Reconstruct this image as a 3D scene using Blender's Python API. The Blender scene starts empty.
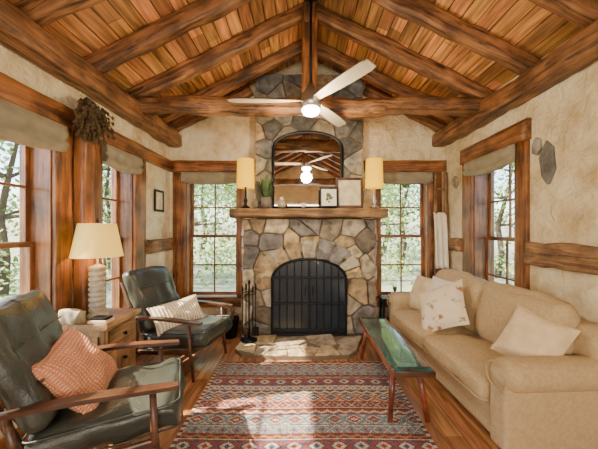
import bpy, math, random
from mathutils import Vector, Matrix, noise
R=random.Random(7)
S=bpy.context.scene
COL=S.collection
XL,XR,YF,YB=-2.02,2.19,4.60,-2.6
XC=(XL+XR)/2
# ---------------------------------------------------------------- materials
def nodes(name):
    m=bpy.data.materials.new(name); m.use_nodes=True
    nt=m.node_tree; return m,nt,nt.nodes['Principled BSDF'],nt.nodes.new,nt.links.new
def ramp(nt,stops):
    r=nt.nodes.new('ShaderNodeValToRGB'); e=r.color_ramp.elements
    while len(e)<len(stops): e.new(0.5)
    for i,(p,c) in enumerate(stops): e[i].position=p; e[i].color=(*c,1)
    return r
def mat(name,c,rough=.6,metal=0,var=.15,vs=6,bump=0,bs=60,emit=0,ec=None,coat=0,stretch=(1,1,1),detail=3):
    m,nt,b,N,L=nodes(name)
    tc=N('ShaderNodeTexCoord'); mp=N('ShaderNodeMapping'); mp.inputs['Scale'].default_value=stretch
    L(tc.outputs['Object'],mp.inputs['Vector'])
    n=N('ShaderNodeTexNoise'); n.inputs['Scale'].default_value=vs; n.inputs['Detail'].default_value=detail
    L(mp.outputs[0],n.inputs['Vector'])
    r=ramp(nt,[(.3,tuple(x*(1-var) for x in c)),(.7,tuple(min(1,x*(1+var*.6)) for x in c))])
    L(n.outputs['Fac'],r.inputs[0]); L(r.outputs[0],b.inputs['Base Color'])
    b.inputs['Roughness'].default_value=rough; b.inputs['Metallic'].default_value=metal
    b.inputs['Coat Weight'].default_value=coat
    if bump:
        n2=N('ShaderNodeTexNoise'); n2.inputs['Scale'].default_value=bs; n2.inputs['Detail'].default_value=5
        L(mp.outputs[0],n2.inputs['Vector'])
        bp=N('ShaderNodeBump'); bp.inputs['Strength'].default_value=min(1,bump); bp.inputs['Distance'].default_value=.01*max(1,bump)
        L(n2.outputs['Fac'],bp.inputs['Height']); L(bp.outputs[0],b.inputs['Normal'])
    if emit:
        b.inputs['Emission Color'].default_value=(*(ec or c),1); b.inputs['Emission Strength'].default_value=emit
    return m
def wood(name,c1,c2,rough=.55,sc=(1.2,16,16),bump=.4,coat=0,lohi=(.36,.66)):
    m,nt,b,N,L=nodes(name)
    tc=N('ShaderNodeTexCoord'); oi=N('ShaderNodeObjectInfo'); mu=N('ShaderNodeMath'); mu.operation='MULTIPLY'; mu.inputs[1].default_value=17
    L(oi.outputs['Random'],mu.inputs[0])
    ad=N('ShaderNodeVectorMath'); ad.operation='ADD'; L(tc.outputs['Object'],ad.inputs[0]); L(mu.outputs[0],ad.inputs[1])
    mp=N('ShaderNodeMapping'); mp.inputs['Scale'].default_value=sc; L(ad.outputs[0],mp.inputs['Vector'])
    n=N('ShaderNodeTexNoise'); n.inputs['Scale'].default_value=1.6; n.inputs['Detail'].default_value=8; n.inputs['Distortion'].default_value=.6
    n.inputs['Roughness'].default_value=.65
    L(mp.outputs[0],n.inputs['Vector'])
    mid=tuple((a*.45+d*.55) for a,d in zip(c1,c2))
    r=ramp(nt,[(lohi[0],c1),(.5,mid),(lohi[1],c2)]); L(n.outputs['Fac'],r.inputs[0])
    n3=N('ShaderNodeTexNoise'); n3.inputs['Scale'].default_value=3.5; n3.inputs['Detail'].default_value=4; L(ad.outputs[0],n3.inputs['Vector'])
    r3=ramp(nt,[(.36,(.38,.34,.32)),(.6,(1.15,1.12,1.05))]); L(n3.outputs['Fac'],r3.inputs[0])
    mx=N('ShaderNodeMix'); mx.data_type='RGBA'; mx.blend_type='MULTIPLY'; mx.inputs[0].default_value=.85
    L(r.outputs[0],mx.inputs[6]); L(r3.outputs[0],mx.inputs[7]); L(mx.outputs[2],b.inputs['Base Color'])
    b.inputs['Roughness'].default_value=rough; b.inputs['Coat Weight'].default_value=coat
    bp=N('ShaderNodeBump'); bp.inputs['Strength'].default_value=bump; bp.inputs['Distance'].default_value=.012
    L(n.outputs['Fac'],bp.inputs['Height']); L(bp.outputs[0],b.inputs['Normal'])
    return m
def attr_mat(name,rough=.6,sc=(1,1,1),ns=8,lo=.6,hi=1.15,bump=.3,bd=.01,coat=0):
    m,nt,b,N,L=nodes(name)
    a=N('ShaderNodeAttribute'); a.attribute_name='col'
    tc=N('ShaderNodeTexCoord'); mp=N('ShaderNodeMapping'); mp.inputs['Scale'].default_value=sc; L(tc.outputs['Object'],mp.inputs['Vector'])
    n=N('ShaderNodeTexNoise'); n.inputs['Scale'].default_value=ns; n.inputs['Detail'].default_value=7; n.inputs['Distortion'].default_value=.4
    L(mp.outputs[0],n.inputs['Vector'])
    r=ramp(nt,[(.33,(lo,lo,lo)),(.67,(hi,hi,hi))]); L(n.outputs['Fac'],r.inputs[0])
    mx=N('ShaderNodeMix'); mx.data_type='RGBA'; mx.blend_type='MULTIPLY'; mx.inputs[0].default_value=1
    L(a.outputs['Color'],mx.inputs[6]); L(r.outputs[0],mx.inputs[7]); L(mx.outputs[2],b.inputs['Base Color'])
    b.inputs['Roughness'].default_value=rough; b.inputs['Coat Weight'].default_value=coat; b.inputs['Coat Roughness'].default_value=.15
    bp=N('ShaderNodeBump'); bp.inputs['Strength'].default_value=bump; bp.inputs['Distance'].default_value=bd
    L(n.outputs['Fac'],bp.inputs['Height']); L(bp.outputs[0],b.inputs['Normal'])
    return m
def plaster():
    m,nt,b,N,L=nodes('plaster')
    tc=N('ShaderNodeTexCoord')
    n=N('ShaderNodeTexNoise'); n.inputs['Scale'].default_value=2.6; n.inputs['Detail'].default_value=8; n.inputs['Roughness'].default_value=.65; L(tc.outputs['Object'],n.inputs['Vector'])
    r=ramp(nt,[(.34,(.60,.45,.24)),(.5,(.83,.71,.47)),(.66,(.92,.85,.65))]); L(n.outputs['Fac'],r.inputs[0]); L(r.outputs[0],b.inputs['Base Color'])
    n2=N('ShaderNodeTexNoise'); n2.inputs['Scale'].default_value=7; n2.inputs['Detail'].default_value=9; n2.inputs['Distortion'].default_value=1.4; n2.inputs['Roughness'].default_value=.6
    L(tc.outputs['Object'],n2.inputs['Vector'])
    bp=N('ShaderNodeBump'); bp.inputs['Strength'].default_value=1; bp.inputs['Distance'].default_value=.055
    L(n2.outputs['Fac'],bp.inputs['Height']); L(bp.outputs[0],b.inputs['Normal']); b.inputs['Roughness'].default_value=.85
    return m
M_plaster=plaster()
M_beam=wood('hewn_beam_wood',(.032,.014,.007),(.42,.19,.07),.5,bump=.9)
M_trim=wood('window_trim_wood',(.09,.030,.010),(.42,.165,.05),.4,coat=.15)
M_hewn=wood('weathered_beam_wood',(.10,.05,.025),(.46,.26,.12),.75,bump=.9)
M_chair=wood('walnut_wood',(.04,.016,.008),(.14,.055,.024),.4,coat=.2)
M_legs=wood('cherry_leg_wood',(.16,.03,.012),(.36,.09,.03),.35,coat=.3)
M_chest=wood('oak_chest_wood',(.20,.11,.045),(.50,.31,.14),.5)
M_mantel=wood('mantel_wood',(.10,.05,.02),(.44,.25,.105),.6,bump=.9)
M_teal=wood('teal_stained_wood',(.03,.022,.016),(.02,.15,.15),.14,sc=(1,7,7),coat=.6,lohi=(.32,.58))
M_board=attr_mat('ceiling_board_wood',.5,(14,1,14),2.0,.36,1.35,.35)
M_floor=attr_mat('floor_board_wood',.25,(14,1,14),2.0,.5,1.25,.15,coat=.5)
M_stone=attr_mat('fieldstone',.7,(1,1,1),9,.45,1.3,.8,.035)
M_mortar=mat('mortar',(.19,.14,.09),.95,bump=.6,bs=80)
M_rug=attr_mat('woven_rug',.95,(1,1,1),120,.6,1.25,.6,.006)
M_sofa=mat('beige_linen',(.55,.40,.215),.9,var=.14,vs=40,bump=.5,bs=300)
M_leather=mat('green_grey_leather',(.044,.048,.038),.33,var=.4,vs=5,bump=.3,bs=90)
M_black=mat('black_iron',(.012,.013,.015),.4,metal=.6,var=.2)
M_screen=mat('smoked_fire_screen',(.012,.022,.035),.25,var=.3)
M_nickel=mat('brushed_nickel',(.5,.48,.45),.3,metal=.9)
M_blade=mat('fan_blade_paint',(.54,.47,.35),.45,var=.05)
M_cream=mat('cream_cotton',(.76,.59,.35),.9,var=.12,vs=14,bump=.3,bs=200)
M_white=mat('white_cotton',(.86,.80,.68),.9,var=.05,bump=.3,bs=200)
M_shade=mat('roman_shade_fabric',(.30,.26,.18),.9,var=.2,vs=10,bump=.2)
M_mirror=mat('mirror_silver',(.86,.84,.8),.03,metal=1,var=0)
M_leaf=mat('leaf_green',(.08,.14,.04),.6,var=.4)
M_dried=mat('dried_flowers',(.09,.055,.02),.9,var=.7,vs=30)
M_terra=mat('clay_pot',(.2,.16,.12),.7)
M_art=mat('art_print',(.74,.64,.44),.7,var=.3,vs=9)
M_lampbase=mat('ribbed_stone_lamp',(.44,.38,.27),.6,var=.35,vs=20,bump=.4)
M_lit=mat('lit_lamp_shade',(.85,.45,.02),.8,var=.03,emit=1.25,ec=(1,.56,0))
M_tshade=mat('linen_lamp_shade',(.85,.60,.18),.9,var=.05,bump=.3,bs=200,emit=.7,ec=(1,.60,.08))
M_bulb=mat('glowing_glass',(1,.96,.88),.4,var=0,emit=30,ec=(1,.93,.8))
M_ground=mat('pale_lawn',(.34,.38,.24),.95,var=.3,vs=.8)
M_bark=mat('bark',(.08,.06,.04),.9,bump=.5,bs=20)
M_foliage=mat('tree_foliage',(.22,.37,.08),.7,var=.5,vs=2)
M_foliage2=mat('pale_foliage',(.45,.55,.22),.7,var=.3,vs=2)
def glassmat():
    m,nt,b,N,L=nodes('window_glass')
    t=N('ShaderNodeBsdfTransparent'); g=N('ShaderNodeBsdfGlossy'); g.inputs['Roughness'].default_value=.02
    mx=N('ShaderNodeMixShader'); mx.inputs[0].default_value=.05
    L(t.outputs[0],mx.inputs[1]); L(g.outputs[0],mx.inputs[2]); L(mx.outputs[0],nt.nodes['Material Output'].inputs['Surface'])
    return m
M_glass=glassmat()
def patmat(name,kind,ca,cb,scale,cc=None):
    m,nt,b,N,L=nodes(name); tc=N('ShaderNodeTexCoord')
    if kind=='flower':
        v=N('ShaderNodeTexVoronoi'); v.inputs['Scale'].default_value=scale; L(tc.outputs['Object'],v.inputs['Vector'])
        n=N('ShaderNodeTexNoise'); n.inputs['Scale'].default_value=scale*3; n.inputs['Detail'].default_value=4; L(tc.outputs['Object'],n.inputs['Vector'])
        ad=N('ShaderNodeMath'); ad.operation='ADD'; L(v.outputs['Distance'],ad.inputs[0])
        mu=N('ShaderNodeMath'); mu.operation='MULTIPLY'; mu.inputs[1].default_value=.9; L(n.outputs['Fac'],mu.inputs[0]); L(mu.outputs[0],ad.inputs[1])
        r=ramp(nt,[(.58,cb),(.68,cc or cb),(.78,ca),(1,ca)]); L(ad.outputs[0],r.inputs[0])
    else:
        w=N('ShaderNodeTexWave'); w.inputs['Scale'].default_value=scale; w.bands_direction='X'; L(tc.outputs['Object'],w.inputs['Vector'])
        if kind=='weave':
            w2=N('ShaderNodeTexWave'); w2.inputs['Scale'].default_value=scale; w2.bands_direction='Y'; L(tc.outputs['Object'],w2.inputs['Vector'])
            mu=N('ShaderNodeMath'); mu.operation='MULTIPLY'; L(w.outputs['Fac'],mu.inputs[0]); L(w2.outputs['Fac'],mu.inputs[1]); src=mu.outputs[0]
        else: src=w.outputs['Fac']
        r=ramp(nt,[(.1,ca),(.5,cb)]); L(src,r.inputs[0])
        bp=N('ShaderNodeBump'); bp.inputs['Strength'].default_value=.8; bp.inputs['Distance'].default_value=.01
        L(src,bp.inputs['Height']); L(bp.outputs[0],b.inputs['Normal'])
    L(r.outputs[0],b.inputs['Base Color']); b.inputs['Roughness'].default_value=.9
    return m
M_floral=patmat('floral_cotton','flower',(.80,.68,.48),(.42,.17,.09),9,(.46,.42,.24))
M_stripe=patmat('striped_cotton','stripe',(.6,.47,.3),(.88,.79,.62),9)
M_weave=patmat('coral_knit','weave',(.56,.21,.11),(.86,.46,.28),17)
# ---------------------------------------------------------------- mesh helpers
def obj(name,v,f,m,parent=None,M=None,smooth=False,cols=None):
    me=bpy.data.meshes.new(name); me.from_pydata([tuple(p) for p in v],[],f); me.update()
    if cols:
        ca=me.color_attributes.new('col','FLOAT_COLOR','CORNER')
        k=0
        for p in me.polygons:
            c=cols[p.index]
            for _ in range(p.loop_total): ca.data[k].color=(*c,1); k+=1
    if smooth:
        for p in me.polygons: p.use_smooth=True
    me.materials.append(m)
    o=bpy.data.objects.new(name,me); COL.objects.link(o)
    if parent: o.parent=parent
    if M is not None: o.matrix_local=M
    return o
def empty(name,loc=(0,0,0),rz=0,sc=1,rx=0):
    e=bpy.data.objects.new(name,None); COL.objects.link(e); e.location=loc; e.rotation_euler=(math.radians(rx),0,math.radians(rz)); e.empty_display_size=.1; e.scale=(sc,sc,sc)
    return e
def frame(p0,p1,up=(0,0,1)):
    p0,p1=Vector(p0),Vector(p1); x=(p1-p0).normalized(); up=Vector(up)
    if abs(x.dot(up))>.98: up=Vector((0,1,0)) if abs(x.y)<.9 else Vector((1,0,0))
    y=up.cross(x).normalized(); z=x.cross(y)
    M=Matrix((x,y,z)).transposed().to_4x4(); M.translation=p0
    return M,(p1-p0).length
def beam(name,p0,p1,w,h,m,parent=None,rough=.006,r=.012,up=(0,0,1),seg=None,bow=0,freq=3.0):
    M,Ln=frame(p0,p1,up)
    if seg is None: seg=max(1,int(Ln/.09)) if rough else 1
    r=min(r,w*.45,h*.45); cs=[]
    for sx,sy,a0 in((1,1,0),(-1,1,90),(-1,-1,180),(1,-1,270)):
        for k in range(3):
            a=math.radians(a0+k*45); cs.append((sx*(w/2-r)+r*math.cos(a),sy*(h/2-r)+r*math.sin(a)))
    if rough:
        cs2=[]
        for i in range(12):
            a=cs[i]; b=cs[(i+1)%12]; cs2.append(a)
            if i%3==2:
                for t in(.33,.66): cs2.append((a[0]*(1-t)+b[0]*t,a[1]*(1-t)+b[1]*t))
        cs=cs2
    n=len(cs); v=[];f=[]; off=Vector((R.random()*50,R.random()*50,0))
    for i in range(seg+1):
        x=Ln*i/seg
        for y,z in cs:
            p=Vector((x,y,z+bow*math.sin(math.pi*i/seg)))
            if rough:
                nv=noise.noise_vector(p*freq+off)+.6*noise.noise_vector(p*freq*3+off); p+=Vector((0,nv.y,nv.z))*rough
            v.append(p)
    for i in range(seg):
        for j in range(n):
            a=i*n+j;b=i*n+(j+1)%n; f.append((a,b,b+n,a+n))
    f.append(tuple(range(n))[::-1]); f.append(tuple(seg*n+j for j in range(n)))
    o=obj(name,v,f,m,parent,M)
    if rough:
        for p in o.data.polygons[:-2]: p.use_smooth=True
    return o
def bx(name,x0,x1,y0,y1,z0,z1,m,parent=None,r=.004,rough=0):
    c=((x0+x1)/2,(y0+y1)/2,(z0+z1)/2); d=(x1-x0,y1-y0,z1-z0); k=d.index(max(d))
    if k==0: return beam(name,(x0,c[1],c[2]),(x1,c[1],c[2]),d[1],d[2],m,parent,rough,r)
    if k==1: return beam(name,(c[0],y0,c[2]),(c[0],y1,c[2]),d[0],d[2],m,parent,rough,r)
    return beam(name,(c[0],c[1],z0),(c[0],c[1],z1),d[0],d[1],m,parent,rough,r)
def sweep(name,pts,rad,m,parent=None,n=10,closed=False,smooth=True,M=None):
    pts=[Vector(p) for p in pts]; K=len(pts); v=[];f=[]
    if not hasattr(rad,'__len__'): rad=[rad]*K
    prev=None
    for i,p in enumerate(pts):
        a=pts[(i-1)%K] if (closed or i>0) else p; b=pts[(i+1)%K] if (closed or i<K-1) else p
        t=(b-a).normalized()
        if prev is None:
            u=Vector((0,0,1)) if abs(t.z)<.9 else Vector((1,0,0)); s=t.cross(u).normalized()
        else:
            s=(prev-t*prev.dot(t)).normalized()
        prev=s; w=t.cross(s)
        for j in range(n):
            q=2*math.pi*j/n; v.append(p+(s*math.cos(q)+w*math.sin(q))*rad[i])
    for i in range(K if closed else K-1):
        i2=(i+1)%K
        for j in range(n):
            f.append((i*n+j,i*n+(j+1)%n,i2*n+(j+1)%n,i2*n+j))
    if not closed:
        f.append(tuple(range(n))[::-1]); f.append(tuple((K-1)*n+j for j in range(n)))
    return obj(name,v,f,m,parent,M,smooth)
def lathe(name,prof,m,parent=None,loc=(0,0,0),n=28,smooth=True,M=None,cap=True):
    v=[];f=[]
    for r,z in prof:
        for j in range(n):
            q=2*math.pi*j/n; v.append((r*math.cos(q),r*math.sin(q),z))
    for i in range(len(prof)-1):
        for j in range(n): f.append((i*n+j,i*n+(j+1)%n,(i+1)*n+(j+1)%n,(i+1)*n+j))
    if cap:
        f.append(tuple(range(n))[::-1]); f.append(tuple((len(prof)-1)*n+j for j in range(n)))
    return obj(name,v,f,m,parent,M if M is not None else Matrix.Translation(loc),smooth)
def rbox(name,dims,r,m,parent=None,M=None,puff=(0,0,0),K=7,wr=0.0):
    h=[d/2 for d in dims]; r=min(r,*[x*.98 for x in h])
    def cs(hh):
        e=[0,.15,.35,.65,1]; a=[-hh+r*t for t in e]; inn=[-hh+r+(2*hh-2*r)*k/K for k in range(1,K)]; return a+inn+[-x for x in reversed(a)]
    C=[cs(x) for x in h]; idx={};v=[];f=[]; off=Vector((R.random()*9,R.random()*9,R.random()*9))
    def vid(p):
        key=tuple(round(x,5) for x in p)
        if key in idx: return idx[key]
        q=Vector(p); inner=Vector([max(-(h[i]-r),min(h[i]-r,p[i])) for i in range(3)])
        d=q-inner
        if d.length>1e-6: q=inner+d.normalized()*r
        u=[p[i]/h[i] for i in range(3)]
        for i in range(3):
            j,k=(i+1)%3,(i+2)%3
            q[i]+=puff[i]*u[i]*(1-u[j]**2)*(1-u[k]**2)
        if wr: q+=noise.noise_vector(q*6+off)*wr+noise.noise_vector(q*14+off)*wr*.35
        idx[key]=len(v); v.append(q); return idx[key]
    for ax in range(3):
        a,b=(ax+1)%3,(ax+2)%3
        for s in(-1,1):
            for i in range(len(C[a])-1):
                for j in range(len(C[b])-1):
                    q=[]
                    for ii,jj in((i,j),(i+1,j),(i+1,j+1),(i,j+1)):
                        p=[0,0,0]; p[ax]=s*h[ax]; p[a]=C[a][ii]; p[b]=C[b][jj]; q.append(vid(p))
                    if s<0:q.reverse()
                    f.append(tuple(q))
    return obj(name,v,f,m,parent,M,True)
def pillow(name,w,h,t,m,parent=None,M=None,n=22,seed=0):
    v=[];f=[]
    def P(i,j,s):
        u=-1+2*i/n; q=-1+2*j/n
        e=(max(0,(1-u*u)*(1-q*q)))**.45
        x=u*w/2*(1-.07*(1-q*q)); y=q*h/2*(1-.07*(1-u*u))
        wv=noise.noise(Vector((u*2+seed,q*2,s)))*.035*e
        return (x,y,s*(t/2*e)+wv)
    for s in(1,-1):
        for i in range(n+1):
            for j in range(n+1): v.append(P(i,j,s))
    o=(n+1)**2
    for i in range(n):
        for j in range(n):
            a=i*(n+1)+j; q=(a,a+n+1,a+n+2,a+1); f.append(q); f.append(tuple(x+o for x in reversed(q)))
    ob=obj(name,v,f,m,parent,M,True)
    P2=[]
    for k in range(4*n):
        sd,t2=divmod(k,n)
        i,j=((t2,0),(n,t2),(n-t2,n),(0,n-t2))[sd]; P2.append(P(i,j,1))
    sweep(name+'_welt',P2,.006,m,parent,n=6,closed=True,M=M)
    return ob
def TR(loc,rx=0,ry=0,rz=0):
    return Matrix.Translation(loc)@Matrix.Rotation(math.radians(rz),4,'Z')@Matrix.Rotation(math.radians(ry),4,'Y')@Matrix.Rotation(math.radians(rx),4,'X')
def prism(name,poly,y0,y1,m,parent=None,M=None):
    n=len(poly); v=[(x,y0,z) for x,z in poly]+[(x,y1,z) for x,z in poly]
    f=[tuple(range(n)),tuple(range(2*n-1,n-1,-1))]+[(i,i+n,(i+1)%n+n,(i+1)%n) for i in range(n)]
    return obj(name,v,f,m,parent,M)
# ---------------------------------------------------------------- walls
def wall(name,axis,c0,c1,u0,u1,z0,z1,holes,extra=None):
    us=sorted({u0,u1,*[h[0] for h in holes],*[h[1] for h in holes]}); zs=sorted({z0,z1,*[h[2] for h in holes],*[h[3] for h in holes]})
    v=[];f=[]
    for i in range(len(us)-1):
        for j in range(len(zs)-1):
            uc=(us[i]+us[i+1])/2; zc=(zs[j]+zs[j+1])/2
            if any(h[0]<uc<h[1] and h[2]<zc<h[3] for h in holes): continue
            b=len(v)
            for c in(c0,c1):
                for u,z in((us[i],zs[j]),(us[i+1],zs[j]),(us[i+1],zs[j+1]),(us[i],zs[j+1])):
                    v.append((u,c,z) if axis=='y' else (c,u,z))
            f+=[tuple(b+k for k in q) for q in((0,1,2,3),(7,6,5,4),(0,4,5,1),(1,5,6,2),(2,6,7,3),(3,7,4,0))]
    if extra:
        b=len(v); n=len(extra)
        for c in(c0,c1):
            for u,z in extra: v.append((u,c,z))
        f+=[tuple(b+k for k in range(n)),tuple(b+k for k in range(2*n-1,n-1,-1))]+[(b+i,b+i+n,b+(i+1)%n+n,b+(i+1)%n) for i in range(n)]
    return obj(name,v,f,M_plaster)
T=.26
ZE,ZR=3.12,4.17
gab=[(XL-T,3.0),(XR+T,3.0),(XR+T,3.02),(XC,ZR+.02),(XL-T,3.02)]
wz0,wz1,wzm=.5,2.38,1.42
WFL=(-1.77,-.99); WFR=(1.20,1.93)
WL1=(1.30,2.42); WL2=(2.98,3.58); WR1=(3.05,3.82); WB=(-1.6,-.5)
wall('wall_far','y',YF,YF+T,XL-T,XR+T,0,3.0,[(*WFL,wz0,wz1),(*WFR,wz0,wz1)],gab)
wall('wall_back','y',YB-T,YB,XL-T,XR+T,0,3.0,[],gab)
wall('wall_left','x',XL-T,XL,YB,YF,0,3.1,[(*WL1,wz0,wz1),(*WL2,wz0,wz1),(*WB,wz0,wz1)])
wall('wall_right','x',XR,XR+T,YB,YF,0,3.1,[(*WR1,wz0,wz1),(*WB,wz0,wz1)])
v=[];f=[];cols=[]
def addbox(v,f,cols,pts8,c):
    b=len(v); v+=pts8; f+=[tuple(b+k for k in q) for q in((3,2,1,0),(4,5,6,7),(0,1,5,4),(1,2,6,5),(2,3,7,6),(3,0,4,7))]; cols+=[c]*6
x=XL-.02
while x<XR:
    w=.135; y=YB-R.random()
    while y<YF:
        l=.9+R.random()*1.4; k=.7+R.random()*.55
        c=(.46*k,.205*k*(.9+.2*R.random()),.075*k)
        g=.0018
        a=[(x+g,max(y+g,YB)),(x+w-g,max(y+g,YB)),(x+w-g,min(y+l-g,YF)),(x+g,min(y+l-g,YF))]
        if a[2][1]>a[0][1]: addbox(v,f,cols,[(p[0],p[1],-.03) for p in a]+[(p[0],p[1],0) for p in a],c)
        y+=l
    x+=w
addbox(v,f,cols,[(XL-T,YB-T,-.1),(XR+T,YB-T,-.1),(XR+T,YF+T,-.1),(XL-T,YF+T,-.1),(XL-T,YB-T,-.031),(XR+T,YB-T,-.031),(XR+T,YF+T,-.031),(XL-T,YF+T,-.031)],(.05,.02,.01))
obj('floor',v,f,M_floor,cols=cols)
v=[];f=[];cols=[]
half=(XR-XL)/2; ang=math.atan2(ZR-ZE,half); slen=math.hypot(half,ZR-ZE)+.35
for side in(-1,1):
    dx=Vector((side*math.cos(ang),0,-math.sin(ang))); nrm=Vector((side*math.sin(ang),0,math.cos(ang))); top=Vector((XC,0,ZR))
    s=0.0
    while s<slen:
        w=.14; y=YB-T-R.random()
        while y<YF+T:
            l=.8+R.random()*1.5; k=.55+R.random()*.85
            c=(.56*k,.262*k*(.88+.22*R.random()),.088*k); y0=max(y+.003,YB-T); y1=min(y+l-.003,YF+T)
            if y1>y0:
                p=[top+dx*(s+.005)+Vector((0,y0,0)),top+dx*(s+w-.005)+Vector((0,y0,0)),top+dx*(s+w-.005)+Vector((0,y1,0)),top+dx*(s+.005)+Vector((0,y1,0))]
                addbox(v,f,cols,[tuple(q) for q in p]+[tuple(q+nrm*.02) for q in p],c)
            y+=l
        s+=w
    p=[top+dx*0+Vector((0,YB-T-.3,0)),top+dx*(slen+.2)+Vector((0,YB-T-.3,0)),top+dx*(slen+.2)+Vector((0,YF+T+.3,0)),top+Vector((0,YF+T+.3,0))]
    addbox(v,f,cols,[tuple(q+nrm*.021) for q in p]+[tuple(q+nrm*.16) for q in p],(.04,.02,.012))
obj('ceiling',v,f,M_board,cols=cols)
def rafter(y,side,x_in=None,w=.12,d=.16):
    nrm=Vector((side*math.sin(ang),0,math.cos(ang))); dx=Vector((side*math.cos(ang),0,-math.sin(ang)))
    top=Vector((XC,y,ZR))-nrm*(d/2+.002)
    s0=.06 if x_in is None else x_in
    beam('ceiling_rafter',top+dx*s0,top+dx*(math.hypot(half,ZR-ZE)+.02),w,d,M_beam,rough=.018,r=.025)
for i in range(11):
    y=4.13-.66*i
    if y<YB: break
    for s in(-1,1): rafter(y,s)
for s in(-1,1): rafter(4.54,s,x_in=1.0,w=.1)
beam('ridge_beam',(XC,YB,ZR-.17),(XC,YF,ZR-.17),.12,.24,M_beam,rough=.01)
ya=3.47
def truss(y):
    t=empty('roof_truss')
    beam('tie_beam',(XL+.01,y,2.96),(XR-.01,y,2.95),.2,.2,M_beam,t,rough=.045,r=.07,freq=2.2)
    beam('king_post',(XC,y,3.03),(XC,y,ZR-.1),.17,.14,M_trim,t,rough=.012)
truss(ya); truss(-.6)
for x,s in((XL,1),(XR,-1)):
    beam('wall_plate_beam',(x+s*.09,YB,2.88),(x+s*.09,YF,2.88),.19,.21,M_beam,rough=.022,r=.03)
beam('trim_1',(XL+.025,YB,2.49),(XL+.025,YF,2.49),.05,.17,M_trim,rough=.006)
beam('trim_2',(XL+.05,YF-.03,2.49),(XR,YF-.03,2.49),.06,.17,M_trim,rough=.006)
beam('trim_3',(XR-.03,YB,1.31),(XR-.03,2.86,1.31),.07,.21,M_hewn,rough=.022,r=.03)
beam('trim_4',(XR-.03,4.06,1.31),(XR-.03,YF,1.31),.07,.18,M_hewn,rough=.015,r=.03)
beam('trim_5',(XL+.03,3.86,1.31),(XL+.03,YF,1.31),.07,.18,M_hewn,rough=.015,r=.03)
beam('trim_6',(XL+.06,2.70,0.0),(XL+.06,2.70,2.41),.12,.15,M_trim,rough=.01,r=.03)
beam('baseboard_far',(XL+.02,YF-.015,.07),(XR,YF-.015,.07),.03,.14,M_trim,rough=0)
beam('baseboard_left',(XL+.015,YB,.07),(XL+.015,YF,.07),.03,.14,M_trim,rough=0)
beam('baseboard_right',(XR-.015,YB,.07),(XR-.015,YF,.07),.03,.14,M_trim,rough=0)
# ---------------------------------------------------------------- windows
WN=[0]
def window(loc,rz,w,cl,cr,ct=.0,rec=.13,cols=2,shade=True,sdrop=.16):
    WN[0]+=1; e=empty('window_%d'%WN[0],loc,rz); h=w/2; z0,z1,zm=wz0,wz1,wzm
    bx('casing_left',-h-cl,-h,-.035,.0,z0-.02,z1+.02,M_trim,e,rough=.002)
    bx('casing_right',h,h+cr,-.035,.0,z0-.02,z1+.02,M_trim,e,rough=.002)
    if ct: bx('casing_head',-h-cl-.02,h+cr+.02,-.05,.0,z1+.02,z1+.02+ct,M_trim,e,rough=.004)
    bx('sill',-h-cl*.8,h+cr*.8,-.07,rec,z0-.05,z0-.001,M_trim,e)
    bx('apron',-h-cl*.6,h+cr*.6,-.03,-.002,z0-.16,z0-.051,M_trim,e)
    for s,n in((-1,'left'),(1,'right')): bx('jamb_'+n,s*h-.012,s*h+.012,.0,T-.01,z0,z1,M_trim,e)
    bx('jamb_head',-h,h,0,T-.01,z1-.03,z1,M_trim,e)
    for nm,a,b,yy in(('upper',zm-.02,z1-.03,rec+.03),('lower',z0,zm+.02,rec-.005)):
        st=.042
        bx(nm+'_stile_l',-h+.012,-h+.012+st,yy,yy+.03,a,b,M_trim,e); bx(nm+'_stile_r',h-.012-st,h-.012,yy,yy+.03,a,b,M_trim,e)
        bx(nm+'_rail_b',-h+.05,h-.05,yy,yy+.03,a,a+.045,M_trim,e); bx(nm+'_rail_t',-h+.05,h-.05,yy,yy+.03,b-.04,b,M_trim,e)
        for c in range(1,cols):
            xx=-h+2*h*c/cols; bx(nm+'_muntin_v%d'%c,xx-.011,xx+.011,yy+.004,yy+.026,a+.04,b-.04,M_trim,e)
        zz=(a+b)/2; bx(nm+'_muntin_h',-h+.05,h-.05,yy+.004,yy+.026,zz-.011,zz+.011,M_trim,e)
        obj(nm+'_glass',[(-h+.03,yy+.015,a+.02),(h-.03,yy+.015,a+.02),(h-.03,yy+.015,b-.02),(-h+.03,yy+.015,b-.02)],[(0,1,2,3)],M_glass,e)
    if shade:
        v=[];f=[];n=24; zt=z1+.02
        prof=[(-.05,0),(-.10,-.02),(-.11,-.09),(-.085,-.12),(-.12,-.15),(-.095,-.20),(-.06,-.205)]
        sc=sdrop/.2
        for i in range(n+1):
            u=-1+2*i/n
            for y,z in prof:
                sag=(1-u*u)*.06 if z<-.1 else 0
                v.append((u*(h+.04),y+.01*math.sin(u*14)*(-z*4),zt+z*sc*1.3-sag*sc))
        K=len(prof)
        for i in range(n):
            for j in range(K-1): f.append((i*K+j,i*K+j+1,(i+1)*K+j+1,(i+1)*K+j))
        for i in(0,n): f.append(tuple(i*K+j for j in range(K)))
        obj('roman_shade',v,f,M_shade,e,smooth=True)
    return e
window(((WFL[0]+WFL[1])/2,YF,0),0,WFL[1]-WFL[0],.2,.1,sdrop=.12)
window(((WFR[0]+WFR[1])/2,YF,0),0,WFR[1]-WFR[0],.1,.2,sdrop=.12)
window((XL,(WL1[0]+WL1[1])/2,0),90,WL1[1]-WL1[0],.2,.17,cols=3,sdrop=.17)
window((XL,(WL2[0]+WL2[1])/2,0),90,WL2[1]-WL2[0],.19,.24,sdrop=.15)
window((XR,(WR1[0]+WR1[1])/2,0),-90,WR1[1]-WR1[0],.22,.17,ct=.2,rec=.15,sdrop=.14)
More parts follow.
